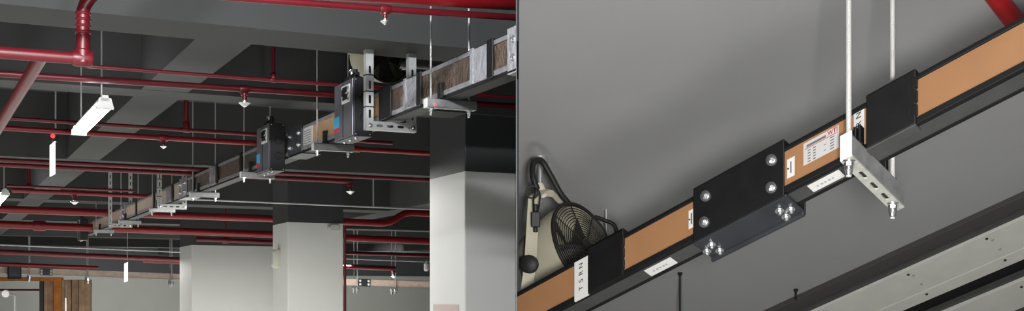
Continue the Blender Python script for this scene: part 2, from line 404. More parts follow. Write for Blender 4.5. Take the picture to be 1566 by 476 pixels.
# ---- red sprinkler pipes of the left bay
def pipe_pts(pts, Y0, d=VD):
    P0 = at(pts[0][0], pts[0][1], Y0); out = []
    for x, y in pts:
        r = r_(x); t = (r*P0.y - P0.x)/(d.x - r*d.y); p = P0 + d*t; p.z = EYE + (HY-y)/F*p.y; out.append(p)
    return out
def pipe(label, pts, Y0, thick, mt='red', couple=(), cat='pipe', name='sprinkler_pipe', d=VD, group=None, cl=False):
    """pts: points along one run at the heights they have"""
    P = pipe_pts(pts, Y0, d)
    if pts[0][0] == -60: P[0] = P[0] + (P[0]-P[1]).normalized()*2.5      # runs on past the picture's edge
    ym = sum(p.y for p in P)/len(P); r = thick*pipe_pts(pts, Y0, d)[0].y*.5/F/2 + thick*pipe_pts(pts, Y0, d)[-1].y*.5/F/2
    Pb = [P[0]]
    for k in range(1, len(P)-1):            # soften corners
        for f in (.0, .5, 1.):
            a = P[k] + (P[k-1]-P[k]).normalized()*r*2.2; b = P[k] + (P[k+1]-P[k]).normalized()*r*2.2
            Pb.append(a.lerp(P[k], f*.8).lerp(P[k].lerp(b, .2+.8*f), f))
    Pb.append(P[-1])
    m = MB().tube(Pb, r, 14); base = P[0]
    if couple:
        t = thing(name, label, cat, base, group=group); o = obj('pipe_run', m, M[mt], t, sm=True)
        for x in couple:
            p = pipe_pts([pts[0], (x, pts[0][1])], Y0, d)[1]
            # height on the run
            for k in range(len(P)-1):
                f = (Vector((p.x, p.y))-Vector((P[k].x, P[k].y))).length/max(1e-6, (Vector((P[k+1].x, P[k+1].y))-Vector((P[k].x, P[k].y))).length)
                if pts[k][0] <= x <= pts[k+1][0]: p = P[k].lerp(P[k+1], f)
            a = MB().lathe(p-d*r*1.6, d, [(0, r*1.18), (r*.5, r*1.35), (r*2.7, r*1.35), (r*3.2, r*1.18)], 14); c = obj('coupling', a, M[mt], t, sm=True)
            if cl: clip(c)
        if cl: clip(o)
        return t, P, r
    o = obj(name, m, M[mt], base=base, sm=True); tag(o, label, cat, group)
    if cl: clip(o)
    return o, P, r
def drop(par, p, ztop, r, rp, mt='red'):
    """a short vertical branch up to the structure, part of its pipe"""
    a = MB().cyl((p.x, p.y, p.z+rp*.6), (p.x, p.y, ztop), r); o = obj('drop_pipe', a, M[mt], par, sm=True)
    a = MB().lathe((p.x, p.y, p.z+rp*.9), (0, 0, 1), [(0, r*1.5), (r*2.5, r*1.5), (r*3, r*1.1)], 12); obj('tee_collar', a, M[mt], o, sm=True)
def sprinkler(par, p, rp, s=1.):
    q = Vector((p.x, p.y, p.z-rp*.9))
    a = MB().lathe(q, (0, 0, -1), [(0, .022*s), (.02*s, .022*s), (.022*s, .014*s), (.045*s, .014*s)], 12); o = obj('sprinkler_head', a, M['red'], par, sm=True)
    a = MB().lathe(q-Vector((0, 0, .045*s)), (0, 0, -1), [(0, .012*s), (.012*s, .012*s), (.014*s, .034*s), (.018*s, .034*s), (.034*s, .014*s), (.04*s, .006*s)], 14); obj('deflector', a, M['zinc'], o, sm=True)
TB = ZB
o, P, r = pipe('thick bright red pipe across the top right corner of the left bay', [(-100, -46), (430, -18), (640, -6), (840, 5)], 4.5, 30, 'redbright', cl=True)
o, P2, r2 = pipe('red pipe below the thick bright pipe, near the top of the bay', [(-100, -38), (300, -8), (590, 14), (840, 30)], 4.3, 11, 'red', (589,), cl=True)
sprinkler(o, on(P2, 589), r2, .6)
tR, PL, rL = pipe('thick red pipe at the left edge with a ribbed riser and a slanting branch', [(-60, 76), (127, 90)], 4.75, 19, 'red', (126,))
# ribbed riser with elbow and sloping branch
pr = PL[-1]
rr = 19*pr.y/F/2*1.0
a = MB().tube([pr, pr+Vector((0, 0, .10)), pr+Vector((0, 0, .19)), pr+Vector((.008, 0, .215)), pr+Vector((.03, 0, .245)), pr+Vector((.07, 0, .285)), pr+Vector((.3, .05, .5)), pr+Vector((.33, .05, .56)), Vector((pr.x+.33, pr.y+.05, ZS-.001))], rr*1.05, 16)
rz = obj('riser', a, M['red'], tR, sm=True); rz['label'] = 'ribbed riser coming down at the top left'
for z in (.105, .13, .155, .18): obj('rib', MB().ring(pr+Vector((0, 0, z)), (0, 0, 1), rr*1.05, rr*.24, 20, 8), M['red'], rz, sm=True)
a = MB().lathe(pr-Vector((0, 0, rr*1.1)), (0, 0, 1), [(0, rr*.9), (0.01, rr*1.3), (rr*2.4, rr*1.3), (rr*2.6, rr*1.1)], 16); obj('tee_collar', a, M['red'], rz, sm=True)
# pipe running along the bay at the left edge
ps = on(PL, 64); mm = MB().tube([ps, at(-46, 266, 7.0)], .026, 14)
o = obj('branch_pipe', mm, M['red'], tR, sm=True); o['label'] = 'branch slanting away along the left edge'
RUNS = [
 ('thin red pipe passing above the near tap-off box', [(132, 101), (420, 123), (840, 153)], 6.35, 5.5, 'red', (418,), True),
 ('red pipe with a sprinkler above the second tap-off box', [(-60, 109), (374, 136.5), (840, 166)], 6.35, 9.5, 'red', (374,), True),
 ('thin red pipe passing behind the second tap-off box', [(-60, 176), (285, 199), (600, 219)], 7.9, 6, 'red', (285,), False),
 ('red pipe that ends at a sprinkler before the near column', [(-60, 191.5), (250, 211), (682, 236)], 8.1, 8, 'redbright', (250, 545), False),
 ('thin dark red pipe over the small hanging light panel', [(-60, 242), (300, 259), (690, 277)], 9.9, 6.5, 'red', (), False),
 ('red pipe beneath the thin dark one, ending at a sprinkler', [(-60, 249), (538, 278)], 10.2, 7, 'red', (330,), False),
 ('short thin red branch pipe above the far hangers', [(10, 284), (205, 292)], 12.2, 4, 'red', (), False),
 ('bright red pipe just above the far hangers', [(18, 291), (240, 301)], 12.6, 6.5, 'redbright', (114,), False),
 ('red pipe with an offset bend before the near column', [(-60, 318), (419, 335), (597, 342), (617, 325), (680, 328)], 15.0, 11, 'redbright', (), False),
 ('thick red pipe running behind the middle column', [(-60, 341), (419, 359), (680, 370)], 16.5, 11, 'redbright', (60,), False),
 ('dark red pipe above the far tan bus duct', [(-60, 383), (290, 398)], 22., 8, 'red', (), False),
 ('thin red pipe right above the far bus duct at the left', [(-60, 402), (150, 410)], 25., 6, 'redbright', (), False),
 ('far dark red pipe beside the broad column', [(218, 399), (330, 403)], 24., 7, 'red', (), False),
 ('dark red pipe behind the broad column top', [(300, 366), (470, 373)], 18.5, 7, 'red', (345,), False),
 ('far red pipe between the two nearer columns', [(440, 404), (604, 411)], 24., 8, 'red', (500,), False),
 ('far thin dark red pipe high between the two nearer columns', [(440, 384), (690, 392)], 22., 6, 'red', (), False),
]
PP = []
for l, pts, Y0, th, mt, cp, cl in RUNS:
    o, P, r = pipe(l, pts, Y0, th, mt, cp, cl=cl); PP.append((P, r, o))
for k, x, rd in ((0, 418, .011), (2, 285, .016), (3, 680, .016), (7, 44, .02), (14, 470, .014), (13, 345, .014)):
    drop(PP[k][2], on(PP[k][0], x), ZS-.001, rd, PP[k][1])
for k, x, sz in ((1, 374, 1.), (3, 250, .7), (3, 680, .8), (5, 536, 1.2), (7, 114, 1.2), (14, 602, 1.8)):
    sprinkler(PP[k][2], on(PP[k][0], x), PP[k][1], sz)
# grey conduits
o, P, r = pipe('thin grey conduit crossing high above the middle column', [(290, 305), (690, 322)], 12., 2.6, 'conduit', (), 'conduit', 'conduit')
tq = on(P, 571); a = MB().cyl((tq.x, tq.y, tq.z-.01), (tq.x, tq.y, ZS), .008); o = obj('hanger_rod', a, M['conduit'], base=(tq.x, tq.y, tq.z)); tag(o, 'thin grey rod holding the conduit above the middle column', 'rod')
o, P, r = pipe('thin grey conduit far off above the distant bus duct', [(-40, 373), (690, 402)], 20., 2.6, 'conduit', (), 'conduit', 'conduit')
tq = on(P, 652); a = MB().lathe((tq.x, tq.y, tq.z+.02), (0, 0, -1), [(0, .02), (.05, .02), (.06, .05), (.17, .05), (.2, .03)], 12); o = obj('pendant_lamp', a, M['white'], base=tq); tag(o, 'small white pendant under the far conduit by the near column', 'lamp')
cq = q_at(650, 2.55); b = grid(2.5, 6.75, 0); pz = at(616, 100, 6.95)
t = thing('cable_conduit', 'short grey conduit with a gland to the right of the fan grille', 'conduit', pz)
obj('tube_run', MB().cyl(pz, pz+VD*.55, .012), M['conduit'], t, sm=True)
obj('gland', MB().lathe(pz-VD*.02, VD, [(0, .018), (.012, .018), (.013, .024), (.04, .024), (.042, .017), (.06, .017)], 12), M['galv'], t)

# ---- lamps of the left bay
def tube_lamp(label, p0, group='hanging tube lamps', n=2, length=1.2, rod=ZS):
    t = thing('tube_lamp', label, 'lamp', p0, group=group); p1 = p0 + UD*length
    for s in ((-.027, .027) if n == 2 else (0,)):
        obj('tube', MB().cyl(p0+VD*s+UD*.04, p1+VD*s-UD*.04, .0165, 14), M['tube'], t, sm=True)
    b = MB()
    b.prism([p0+VD*-.022+Vector((0, 0, .018)), p0+VD*.022+Vector((0, 0, .018)), p0+VD*.015+Vector((0, 0, .05)), p0+VD*-.015+Vector((0, 0, .05))], UD*length)
    obj('housing', b, M['white'], t)
    for q in (p0, p1):
        obj('end_holder', MB().prism([q+VD*-.045+Vector((0, 0, -.02)), q+VD*.045+Vector((0, 0, -.02)), q+VD*.03+Vector((0, 0, .035)), q-VD*.03+Vector((0, 0, .035))], UD*(.04 if q is p0 else -.04)), M['white'], t)
    for f in (.12, .88):
        q = p0.lerp(p1, f); obj('hanging_rod', MB().cyl((q.x, q.y, q.z+.05), (q.x, q.y, rod), .005), M['rod'], t)
tube_lamp('glowing twin tube lamp hanging at the upper left of the bay', at(161, 160, 6.55))
tube_lamp('glowing tube lamp cut by the left edge of the picture', at(8, 296, 12.8), length=1.6)
def light_panel(label, x0, x1, y0, y1, Y, led):
    p = at((x0+x1)/2, y0, Y); h = (y1-y0)/F*Y; w = (x1-x0)/F*Y
    t = thing('hanging_light_panel', label, 'light panel', p)
    obj('panel', MB().prism([p+Vector((-w/2, 0, -h)), p+Vector((w/2, .0, -h+.02)), p+Vector((w/2, 0, -.0)), p+Vector((-w/2, 0, -.03))], Vector((-.006, .025, 0))), M['litbox'], t)
    obj('hanging_rod', MB().cyl(p+Vector((.005, .05, .03)), Vector((p.x+.005, p.y+.05, ZS)), .006), M['rod'], t)
    if led:
        obj('lamp_head', MB().box(p+Vector((-.012, .0, 0)), p+Vector((.022, .06, .05))), M['charcoal'], t, bevel=.003)
        l = obj('indicator_light', MB().lathe(p+Vector((.006, -.002, .036)), (0, -1, 0), [(0, .014), (.01, .014), (.018, .006)], 12), M['led'], t); l['label'] = 'round glowing red indicator'
light_panel('slim white glowing panel hanging under a red light at the left', 76, 84, 216, 270, 8.8, True)
light_panel('tiny slim white glowing panel in front of the far bus duct', 190, 195.5, 401, 432, 20., False)

# ---- fittings on the columns
p = at(711, 262, 8.64); p.z = 0
nt_ = thing('wall_notice', 'faded pinkish notice low on the near column', 'notice', p + UD*.1 + Vector((0, 0, 1.3)))
b = p - VD*.004
obj('sheet', MB().prism([b+UD*.11+Vector((0, 0, 1.3)), b+UD*.58+Vector((0, 0, 1.3)), b+UD*.58+Vector((0, 0, 1.572)), b+UD*.11+Vector((0, 0, 1.572))], VD*.003), M['pink'], nt_)
a = MB()
for k in range(4): a.prism([b-VD*.001+UD*.18+Vector((0, 0, 1.36+k*.05)), b-VD*.001+UD*.5+Vector((0, 0, 1.36+k*.05)), b-VD*.001+UD*.5+Vector((0, 0, 1.372+k*.05)), b-VD*.001+UD*.18+Vector((0, 0, 1.372+k*.05))], VD*.001)
obj('print', a, M['inkgrey'], nt_)
p = at(440, 460, 14.25); p.z = 0; c = p + UD*.38 + Vector((0, 0, 2.09))
t = thing('wall_speaker', 'rounded cream speaker on the side of the middle column', 'speaker', c)
a = MB()
for k in range(10): pass
prof = [(-.115, .02), (-.11, .05), (-.08, .075), (.08, .075), (.11, .05), (.115, .02)]
obj('shell', MB().lathe(c-VD*.02, (0, 0, 1), prof, 20), M['ochre'], t, sm=True); obj('grille', MB().lathe(c-VD*.035, (0, 0, 1), [(-.07, .064), (.07, .064)], 20), M['conduit'], t, sm=True)
c = p + VD*.55 - UD*.05 + Vector((0, 0, 2.45)); t = thing('junction_box', 'small cream box at the top corner of the middle column', 'box', c)
obj('body', MB().prism([c+VD*-.05+Vector((0, 0, -.035)), c+VD*.05+Vector((0, 0, -.035)), c+VD*.05+Vector((0, 0, .035)), c-VD*.05+Vector((0, 0, .035))], UD*.05), M['ochre'], t, bevel=.008)
obj('lens', MB().lathe(c-VD*.05+UD*.025, -VD, [(0, .025), (.03, .025), (.035, .018)], 14), M['ochre'], t, sm=True)
c = p + VD*.69 + UD*.02; a = MB().cyl((c.x, c.y, 0), (c.x, c.y, 2.48), .016); o = obj('standpipe', a, M['red'], base=(c.x, c.y, 0), sm=True); tag(o, 'thin upright red pipe against the right side of the middle column', 'pipe')

# ---- far busways along the back wall
def far_bus(label, x0, y0, x1, y1, Y0, th, joints, box, rods, rodlabel):
    P = pipe_pts([(x0, y0), (x1, y1)], Y0); h = th*Y0/F
    t = thing('busway', label, 'bus duct', P[0]); d = P[1]-P[0]
    obj('casing', MB().prism([P[0]+Vector((0, 0, -h/2)), P[0]+UD*.1+Vector((0, 0, -h/2)), P[0]+UD*.1+Vector((0, 0, h/2)), P[0]+Vector((0, 0, h/2))], d), M['pale'], t)
    for z in (-h/2-.015, h/2):
        obj('edge_rail', MB().prism([P[0]-UD*.02+Vector((0, 0, z)), P[0]+UD*.12+Vector((0, 0, z)), P[0]+UD*.12+Vector((0, 0, z+.015)), P[0]-UD*.02+Vector((0, 0, z+.015))], d), M['alu'], t)
    for xa, xb in joints:
        A, B = on(P, xa), on(P, xb); j = obj('joint_cover', MB().prism([A-UD*.04+Vector((0, 0, -h*.62)), B-UD*.04+Vector((0, 0, -h*.62)), B-UD*.04+Vector((0, 0, h*.62)), A-UD*.04+Vector((0, 0, h*.62))], UD*.18), M['charcoal'], t)
        for f in (.12, .88):
            for z in (-.28, .28):
                m = MB(); bolt(m, A.lerp(B, f)-UD*.04+Vector((0, 0, z*h)), -UD, .028, .03); obj('bolt', m, M['white'], j)
    for xa, xb, ya, yb in box:
        A, B = on(P, xa), on(P, xb); za = (HY-ya)/F*A.y+EYE; zb = (HY-yb)/F*A.y+EYE
        bx = thing('tap_off_box', 'distant dark tap-off box on the far bus duct at the left edge', 'electrical box', Vector((A.x, A.y, zb)))
        q = lambda R, z: Vector((R.x, R.y, z)) - UD*.16
        obj('body', MB().prism([q(A, zb), q(B, zb), q(B, za), q(A, za)], UD*.11), M['black'], bx, bevel=.01); obj('cover', MB().prism([q(A.lerp(B, .1), zb+.05)-UD*.02, q(A.lerp(B, .9), zb+.05)-UD*.02, q(A.lerp(B, .9), za-.05)-UD*.02, q(A.lerp(B, .1), za-.05)-UD*.02], UD*.02), M['charcoal'], bx)
    for k, x in enumerate(rods):
        A = on(P, x); hgt = thing('trapeze_hanger', rodlabel[k], 'hanger', A-Vector((0, 0, h*.6+.06)))
        for s in (-.07, .17):
            b = A+UD*s; obj('rod', MB().cyl((b.x, b.y, b.z-h*.6-.05), (b.x, b.y, ZS), .013), M['rod'], hgt)
            obj('nut', MB().lathe((b.x, b.y, b.z-h/2-.05), (0, 0, -1), [(0, .045), (.05, .045), (.06, .03), (.12, .025)], 8), M['zinc'], hgt)
        obj('strut', MB().prism([A-UD*.1+VD*-.03+Vector((0, 0, -h/2-.05)), A-UD*.1+VD*.03+Vector((0, 0, -h/2-.05)), A-UD*.1+VD*.03+Vector((0, 0, -h/2-.015)), A-UD*.1-VD*.03+Vector((0, 0, -h/2-.015))], UD*.32), M['galv'], hgt)
far_bus('distant tan bus duct above the timber posts at the left', -50, 412, 330, 426, 27., 8.5, [(61, 80)], [(11, 32, 402, 427)], [45, 134, 262],
        ['distant hanger between the dark box and dark joint of the far bus duct', 'distant hanger over the timber posts', 'distant hanger just left of the broad column'])
far_bus('distant tan bus duct seen between the two nearer columns', 480, 430, 720, 438, 27., 9.5, [(548, 565)], [], [545, 603],
        ['distant hanger beside the bolted dark joint between the columns', 'distant hanger right of the bolted dark joint between the columns'])
# timber and orange board frame far left
def fbox(m, x0, x1, y0, y1, Y, dep=.12):
    A, B = at(x0, y1, Y), at(x1, y0, Y); m.box((A.x, Y, min(A.z, B.z)), (B.x, Y+dep, max(A.z, B.z))); return m
Y = 28.
t = thing('timber_frame', 'brown timber posts with an orange board at the lower left', 'timber frame', at(62, 476, Y) - Vector((0, 0, at(62, 476, Y).z)))
zf = HY + EYE*F/Y
for (x0, x1, mt) in ((60, 66, 'dkbrown'), (67, 72, 'timber'), (73, 81, 'timber'), (94, 98, 'timber'), (101, 108, 'timber'), (110, 119, 'timber'), (120, 129, 'timber'), (130, 138, 'timber')):
    obj('post', fbox(MB(), x0, x1, 428, zf, Y+random.uniform(0, .15)), M[mt], t, bevel=.01)
o = obj('board', fbox(MB(), 82, 94, 430, zf, Y+.03, .05), M['orange'], t); o['label'] = 'upright orange board'
obj('lintel', fbox(MB(), -30, 94, 424, 430, Y-.02, .14), M['orange'], t)
o = obj('lit_gap', fbox(MB(), 98.5, 101, 456, zf, Y+.1, .03), M['litbox'], t); o['label'] = 'narrow bright lit gap between the posts'
obj('cross_rail', fbox(MB(), -30, 60, 442, 445, Y+.02, .06), M['red'], t)
for k, (x, y) in enumerate(((9, 449),)):
    p = at(x, y, 20.); t = thing('floodlight', 'small pale floodlight at the lower left edge', 'lamp', p)
    obj('head', MB().lathe(p, (.3, -1, -.2), [(-.06, .02), (-.05, .05), (.04, .06), (.05, .05)], 14), M['white'], t, sm=True)
    obj('arm', MB().tube([p+Vector((.04, .03, 0)), p+Vector((.12, .05, -.04)), p+Vector((.13, .05, -.3))], .014), M['conduit'], t)
    obj('pole', MB().cyl(p+Vector((.13, .05, -.3)), Vector((p.x+.13, p.y+.05, 0)), .018), M['conduit'], t)

# ================================================================== RIGHT BAY: bus duct under the sloping ramp soffit
bD = Vector((-2343, 1900, -1270)).normalized(); dD = Vector((2037, 1900, -1270)).normalized(); zD = Vector((0, 0, 1))
P0 = at(1408, 178, 3.6)
def fr(p): return P0 + bD*p[0] + zD*p[1] + dD*p[2]                  # (along, up, across) of the sloping duct
MT = Matrix((bD, zD, dD)).transposed()
def pick(x, y, axis, val, O=None):
    """where the sight line meets the duct's plane coordinate[axis] = val"""
    ray = Vector(((x-PX)/F, 1, (HY-y)/F)); cam = Vector((0, 0, EYE)); inv = MT.inverted()
    o = inv @ (cam - P0); r = inv @ ray; t = (val - o[axis])/r[axis]; return o + r*t
def fs(x, y, g=0.): p = pick(x, y, 2, g); return p.x, p.y
S0, S1 = -1.5, 1.632
OH = (fs(1564, 36)[1] + fs(882, 405)[1])/2
HB = -.019                                                        # underside level
ub = fr((0, 0, 0))
rb = thing('busway', 'large orange bus duct with black rails running up to the right edge', 'bus duct', tuple(P0))
def rpart(name, m, mt, par=rb, **k): return obj(name, m, mt, par, base=rb['_b'], **k)
RB = lambda: MB(fr)
BW = .105
rpart('casing', RB().box((S0, .0, .006), (S1, OH, BW-.006)), M['undr'])
rpart('side_panel', RB().box((S0, -.001, -.0005), (S1, OH+.001, .006)), M['opanel'])
m = RB().box((S0, OH, -.006), (S1, OH+.009, BW)); m.box((S0, OH+.009, -.001), (S1, OH+.018, BW)); rpart('top_rail', m, M['blackrail'], bevel=.0015)
rpart('bottom_rail', RB().box((S0, HB, -.006), (S1, 0, .012)), M['blackrail'], bevel=.0015)
rpart('underside_tray', RB().box((S0, HB, .012), (S1, HB+.012, .066)), M['undr'])
rpart('edge_lip', RB().box((S0, HB-.003, .066), (S1, 0, .078)), M['blackrail'])
# joint cover
sa = fs(1203, 250)[0]; sb = fs(1064, 330)[0]
h1 = fs(1203, 209.5, -.016)[1]; h0_ = fs(1203, 297, -.016)[1]
m = RB().box((sa, h0_, -.016), (sb, h1, -.010)); m.box((sa, h1-.006, -.016), (sb, h1, BW+.012)); m.box((sa, h0_, BW+.006), (sb, h1, BW+.012))
jc = rpart('joint_cover', m, M['blackrail'], bevel=.0025)
m = RB().box((sa-.004, h0_, -.010), (sb+.004, h0_+.007, BW+.0)); m.box((sa-.004, h0_-.012, BW-.012), (sb+.004, h0_, BW)); jt = rpart('joint_tray', m, M['charcoal'], bevel=.002)
nf = -(bD.cross(zD)).normalized();  nf = nf if nf.y < 0 else -nf
def rbolt(p, ax, par, r=.0145):
    m = MB(); m.lathe(p, ax, [(0, r), (.003, r), (.0032, r*.62), (.006, r*.62)], 20); b = rpart('bolt', m, M['zinc'], par, sm=True)
    m = MB(); m.lathe(Vector(p)+Vector(ax)*.006, ax, [(0, r*.55), (.009, r*.55), (.011, r*.3)], 6); rpart('bolt_head', m, M['zinc'], b)
for x, y in ((1079, 300), (1077, 340), (1180, 245), (1179.5, 287)):
    s, h = fs(x, y, -.016); rbolt(fr((s, h, -.016)), nf, jc, .0185)
nd = (bD.cross(dD)).normalized(); nd = nd if nd.z < 0 else -nd
for x, y in ((1081, 384), (1100.5, 383), (1088, 374), (1192, 322), (1209, 320), (1202, 331)):
    p = pick(x, y, 1, h0_); rbolt(fr((p.x, h0_, p.z)), nd, jt, .0145)
# clamp bands
def band(x0, x1, xm, ym, label):
    s1_, s0_ = fs(x0, ym)[0], fs(x1, ym)[0]; s0_, s1_ = min(s0_, s1_), max(s0_, s1_)
    m = RB().box((s0_, HB-.004, -.016), (s1_, OH+.026, -.006)); m.box((s0_, OH+.018, -.016), (s1_, OH+.026, BW+.01)); m.box((s0_, OH*.5, BW), (s1_, OH+.026, BW+.01))
    o = rpart('clamp_band', m, M['blackrail'], bevel=.003); o['label'] = label
    m = RB()
    for k in range(3): m.box((s0_-.004, .0+k*OH*.36, -.018), (s0_+.014, OH*.28+k*OH*.36, -.008))
    m.box((s0_+.02, .01, -.0165), (s0_+.024, OH*.3, -.0155)); m.box((s0_+.02, OH*.62, -.0165), (s0_+.024, OH*.9, -.0155))
    rpart('hinge_rib', m, M['black'], par=o, bevel=.002)
    m = RB().box((s0_, HB-.010, -.016), (s1_, HB-.004, .02)); rpart('lower_lip', m, M['undr'], par=o, bevel=.002)
# on the front plane rows are read at the face's mid-height
band(1328, 1404, 0, 170, 'wide black band right of the hanger'); 
def band2():
    pass
s_l = fs(903, 416)[0]; s_r = fs(957, 386)[0]
m = RB().box((s_r, HB-.004, -.016), (s_l, OH+.03, -.006)); m.box((s_r, OH+.018, -.016), (s_l, OH+.03, BW+.01)); m.box((s_r, OH*.5, BW), (s_l, OH+.03, BW+.01))
o = rpart('clamp_band', m, M['blackrail'], bevel=.003); o['label'] = 'wide black band beside the lettered strip at the left'
m = RB()
for k in range(3): m.box((s_r-.004, k*OH*.36, -.018), (s_r+.012, OH*.28+k*OH*.36, -.008))
rpart('hinge_rib', m, M['black'], par=o, bevel=.002)
# labels on the side panel
def face_label(x0, x1, h0, h1, y, mt, g=-.0015):
    s1_, s0_ = fs(x0, y)[0], fs(x1, y)[0]
    a, b = min(s0_, s1_), max(s0_, s1_); o = rpart('label_strip', RB().box((a, h0, g), (b, h1, -.0004)), M[mt]); return o, a, b
def text(body, origin, xd, yd, size, mt, par, name='lettering', bold=0.):
    """letters as thin solid type lying in the plane of xd and yd"""
    cu = bpy.data.curves.new(name, 'FONT'); cu.body = body; cu.size = 1.; cu.align_x = 'CENTER'; cu.align_y = 'CENTER'; cu.extrude = .0; cu.offset = bold
    tmp = bpy.data.objects.new('tmp', cu); COL.objects.link(tmp); bpy.context.view_layer.update()
    me = bpy.data.meshes.new_from_object(tmp.evaluated_get(bpy.context.evaluated_depsgraph_get())); bpy.data.objects.remove(tmp)
    xd, yd = Vector(xd), Vector(yd); b = Vector(par['_b'])
    for v in me.vertices: v.co = Vector(origin) + xd*v.co.x*size + yd*v.co.y*size - b
    me.name = name; me.materials.append(M[mt]); o = bpy.data.objects.new(name, me); COL.objects.link(o); o.parent = par; return o
def strip_letters(letters, a, b, h0, h1, par, size):
    # letters read upwards, turned on their side
    n = len(letters)
    for k, ch in enumerate(letters):
        h = h0 + (h1-h0)*(k+.5)/n; text(ch, fr(((a+b)/2, h, -.0022)), zD, bD, size, 'ink', par, bold=.012)
o, a, b = face_label(880.5, 901.5, -.020, OH+.006, 425, 'labelw', -.0075); o['label'] = 'white strip lettered T S R N'
x_sh = 0
for k, ch in enumerate('TSRN'):
    h = .004 + (OH-.004)*(k+.35)/4; text(ch, fr(((a+b)/2, h, -.0085)), zD, bD, .026, 'ink', o, bold=.01)
o, a, b = face_label(1306, 1322, .0, OH+.004, 182, 'labelw', -.0015); o['label'] = 'white strip lettered R N beside the hanger rod'
for k, ch in enumerate('TSRN'):
    h = .006 + (OH-.004)*(k+.5)/4; text(ch, fr(((a+b)/2, h, -.0022)), zD, bD, .026, 'ink', o, bold=.01)
o, a, b = face_label(1229, 1283, fs(1256, 240)[1], fs(1256, 206)[1], 224, 'label'); o['label'] = 'grey rating label with red lettering at its corner'
hh = fs(1256, 240)[1], fs(1256, 206)[1]
text('WTI', fr((a+.021, hh[1]-.0105, -.0022)), -bD, zD, .019, 'inkred', o, bold=.02)
m = RB().box((a+.004, hh[1]-.021, -.0022), (b-.006, hh[1]-.0195, -.0014)); rpart('red_rule', m, M['inkred'], par=o)
m = RB()
m.box((a+.045, hh[1]-.017, -.0022), (b-.012, hh[1]-.010, -.0014))
for k in range(5):
    z = hh[1]-.030-k*.0085
    m.box((b-.016, z, -.0022), (b-.026, z+.003, -.0014)); m.box((b-.045, z, -.0022), (b-.034, z+.003, -.0014))
    m.box((a+.016, z+.002, -.0022), (a+.03, z+.005, -.0014))
    if k % 2: m.box((a+.045, z, -.0022), (a+.052, z+.002, -.0014))
rpart('print', m, M['inkgrey'], par=o)
for x0, x1, ya, yb in ((1053.5, 1062, 349, 321), (1204, 1215.5, 271, 242)):
    o, a, b = face_label(x0, x1, fs((x0+x1)/2, ya)[1], fs((x0+x1)/2, yb)[1], (ya+yb)/2, 'labelw'); h0, h1 = fs((x0+x1)/2, ya)[1], fs((x0+x1)/2, yb)[1]
    m = RB(); m.box(((a+b)/2-.003, h0+.012, -.0022), ((a+b)/2+.002, h1-.012, -.0014)); rpart('print', m, M['inkgrey'], par=o)
    m = MB().lathe(fr((b-.004, (h0+h1)/2, -.0015)), nf, [(0, .003), (.0012, .003)], 10); rpart('dot', m, M['ink'], par=o)
for cs in ([(986.4, 414.4), (1025.7, 393), (1035, 402.7), (995.6, 423.6)], [(1235, 284), (1284, 260), (1291.5, 270), (1243.6, 294.6)]):
    q = [pick(x, y, 1, HB-.001) for x, y in cs]
    s0_ = (q[1].x+q[2].x)/2; s1_ = (q[0].x+q[3].x)/2; g0 = (q[0].z+q[1].z)/2; g1 = (q[2].z+q[3].z)/2
    o = rpart('label_strip', RB().box((s0_, HB-.0012, g0), (s1_, HB-.0001, g1)), M['labelw']); o['label'] = 'white sticker on the duct underside'
    m = RB()
    for k in range(5):
        f = .2+.12*k; m.box((s1_+(s0_-s1_)*f, HB-.0016, g0+(g1-g0)*.42), (s1_+(s0_-s1_)*(f+.06+.02*(k % 2)), HB-.0012, g0+(g1-g0)*.62))
    rpart('print', m, M['inkfaint'], par=o)

# ---- hanger of the right bay
p = pick(1298, 245.5, 1, HB-.063); ZT, ZL = HB-.004, HB-.066
front = pick(1284, 215, 1, HB+.0); 
tF = pick(1305, 240.5, 1, ZL); tB = pick(1385, 316, 1, ZL); tL = pick(1284, 245.5, 1, ZL)
sw0, sw1 = tF.x, tL.x; g0 = (tF.z+tL.z)/2; g1 = tB.z
print('STRUT', sw0, sw1, g0, g1, 'OH', OH)
rh = thing('trapeze_hanger', 'large bright strut hanger holding the orange bus duct', 'hanger', fr(((sw0+sw1)/2, ZL, g0)))
def hpart(name, m, mt, par=rh, **k): return obj(name, m, mt, par, base=rh['_b'], **k)
ww = sw1-sw0; L = g1-g0
m = RB().box((sw0, ZL, g0), (sw0+.004, ZT, g1)); m.box((sw1-.004, ZL, g0), (sw1, ZT, g1)); hpart('strut', m, M['strutside'], bevel=.001); m = RB().box((sw0+.004, ZL+.008, g0), (sw1-.004, ZT-.001, g1)); m2 = RB().box((sw0, ZT-.002, g0), (sw1, ZT, g1)); hpart('slot_shade_fill', m, M['hollow']); hpart('top_plate', m2, M['strutside'])  # dark filler inside the strut paints the shade seen through its slots
m = RB(); m.slotted((sw0-.0008, ZL-.001, g0), (0, 0, 1), (1, 0, 0), (0, 1, 0), L, ww+.0016, .005, [(L*.24, L*.13), (L*.45, L*.13), (L*.66, L*.13)], ww*.36); hpart('bottom_plate', m, M['strutplate'])
hpart('end_cap', RB().box((sw0-.001, ZL-.001, g0-.005), (sw1+.001, ZT+.012, g0)), M['white'], bevel=.0015)
sc = (sw0+sw1)/2
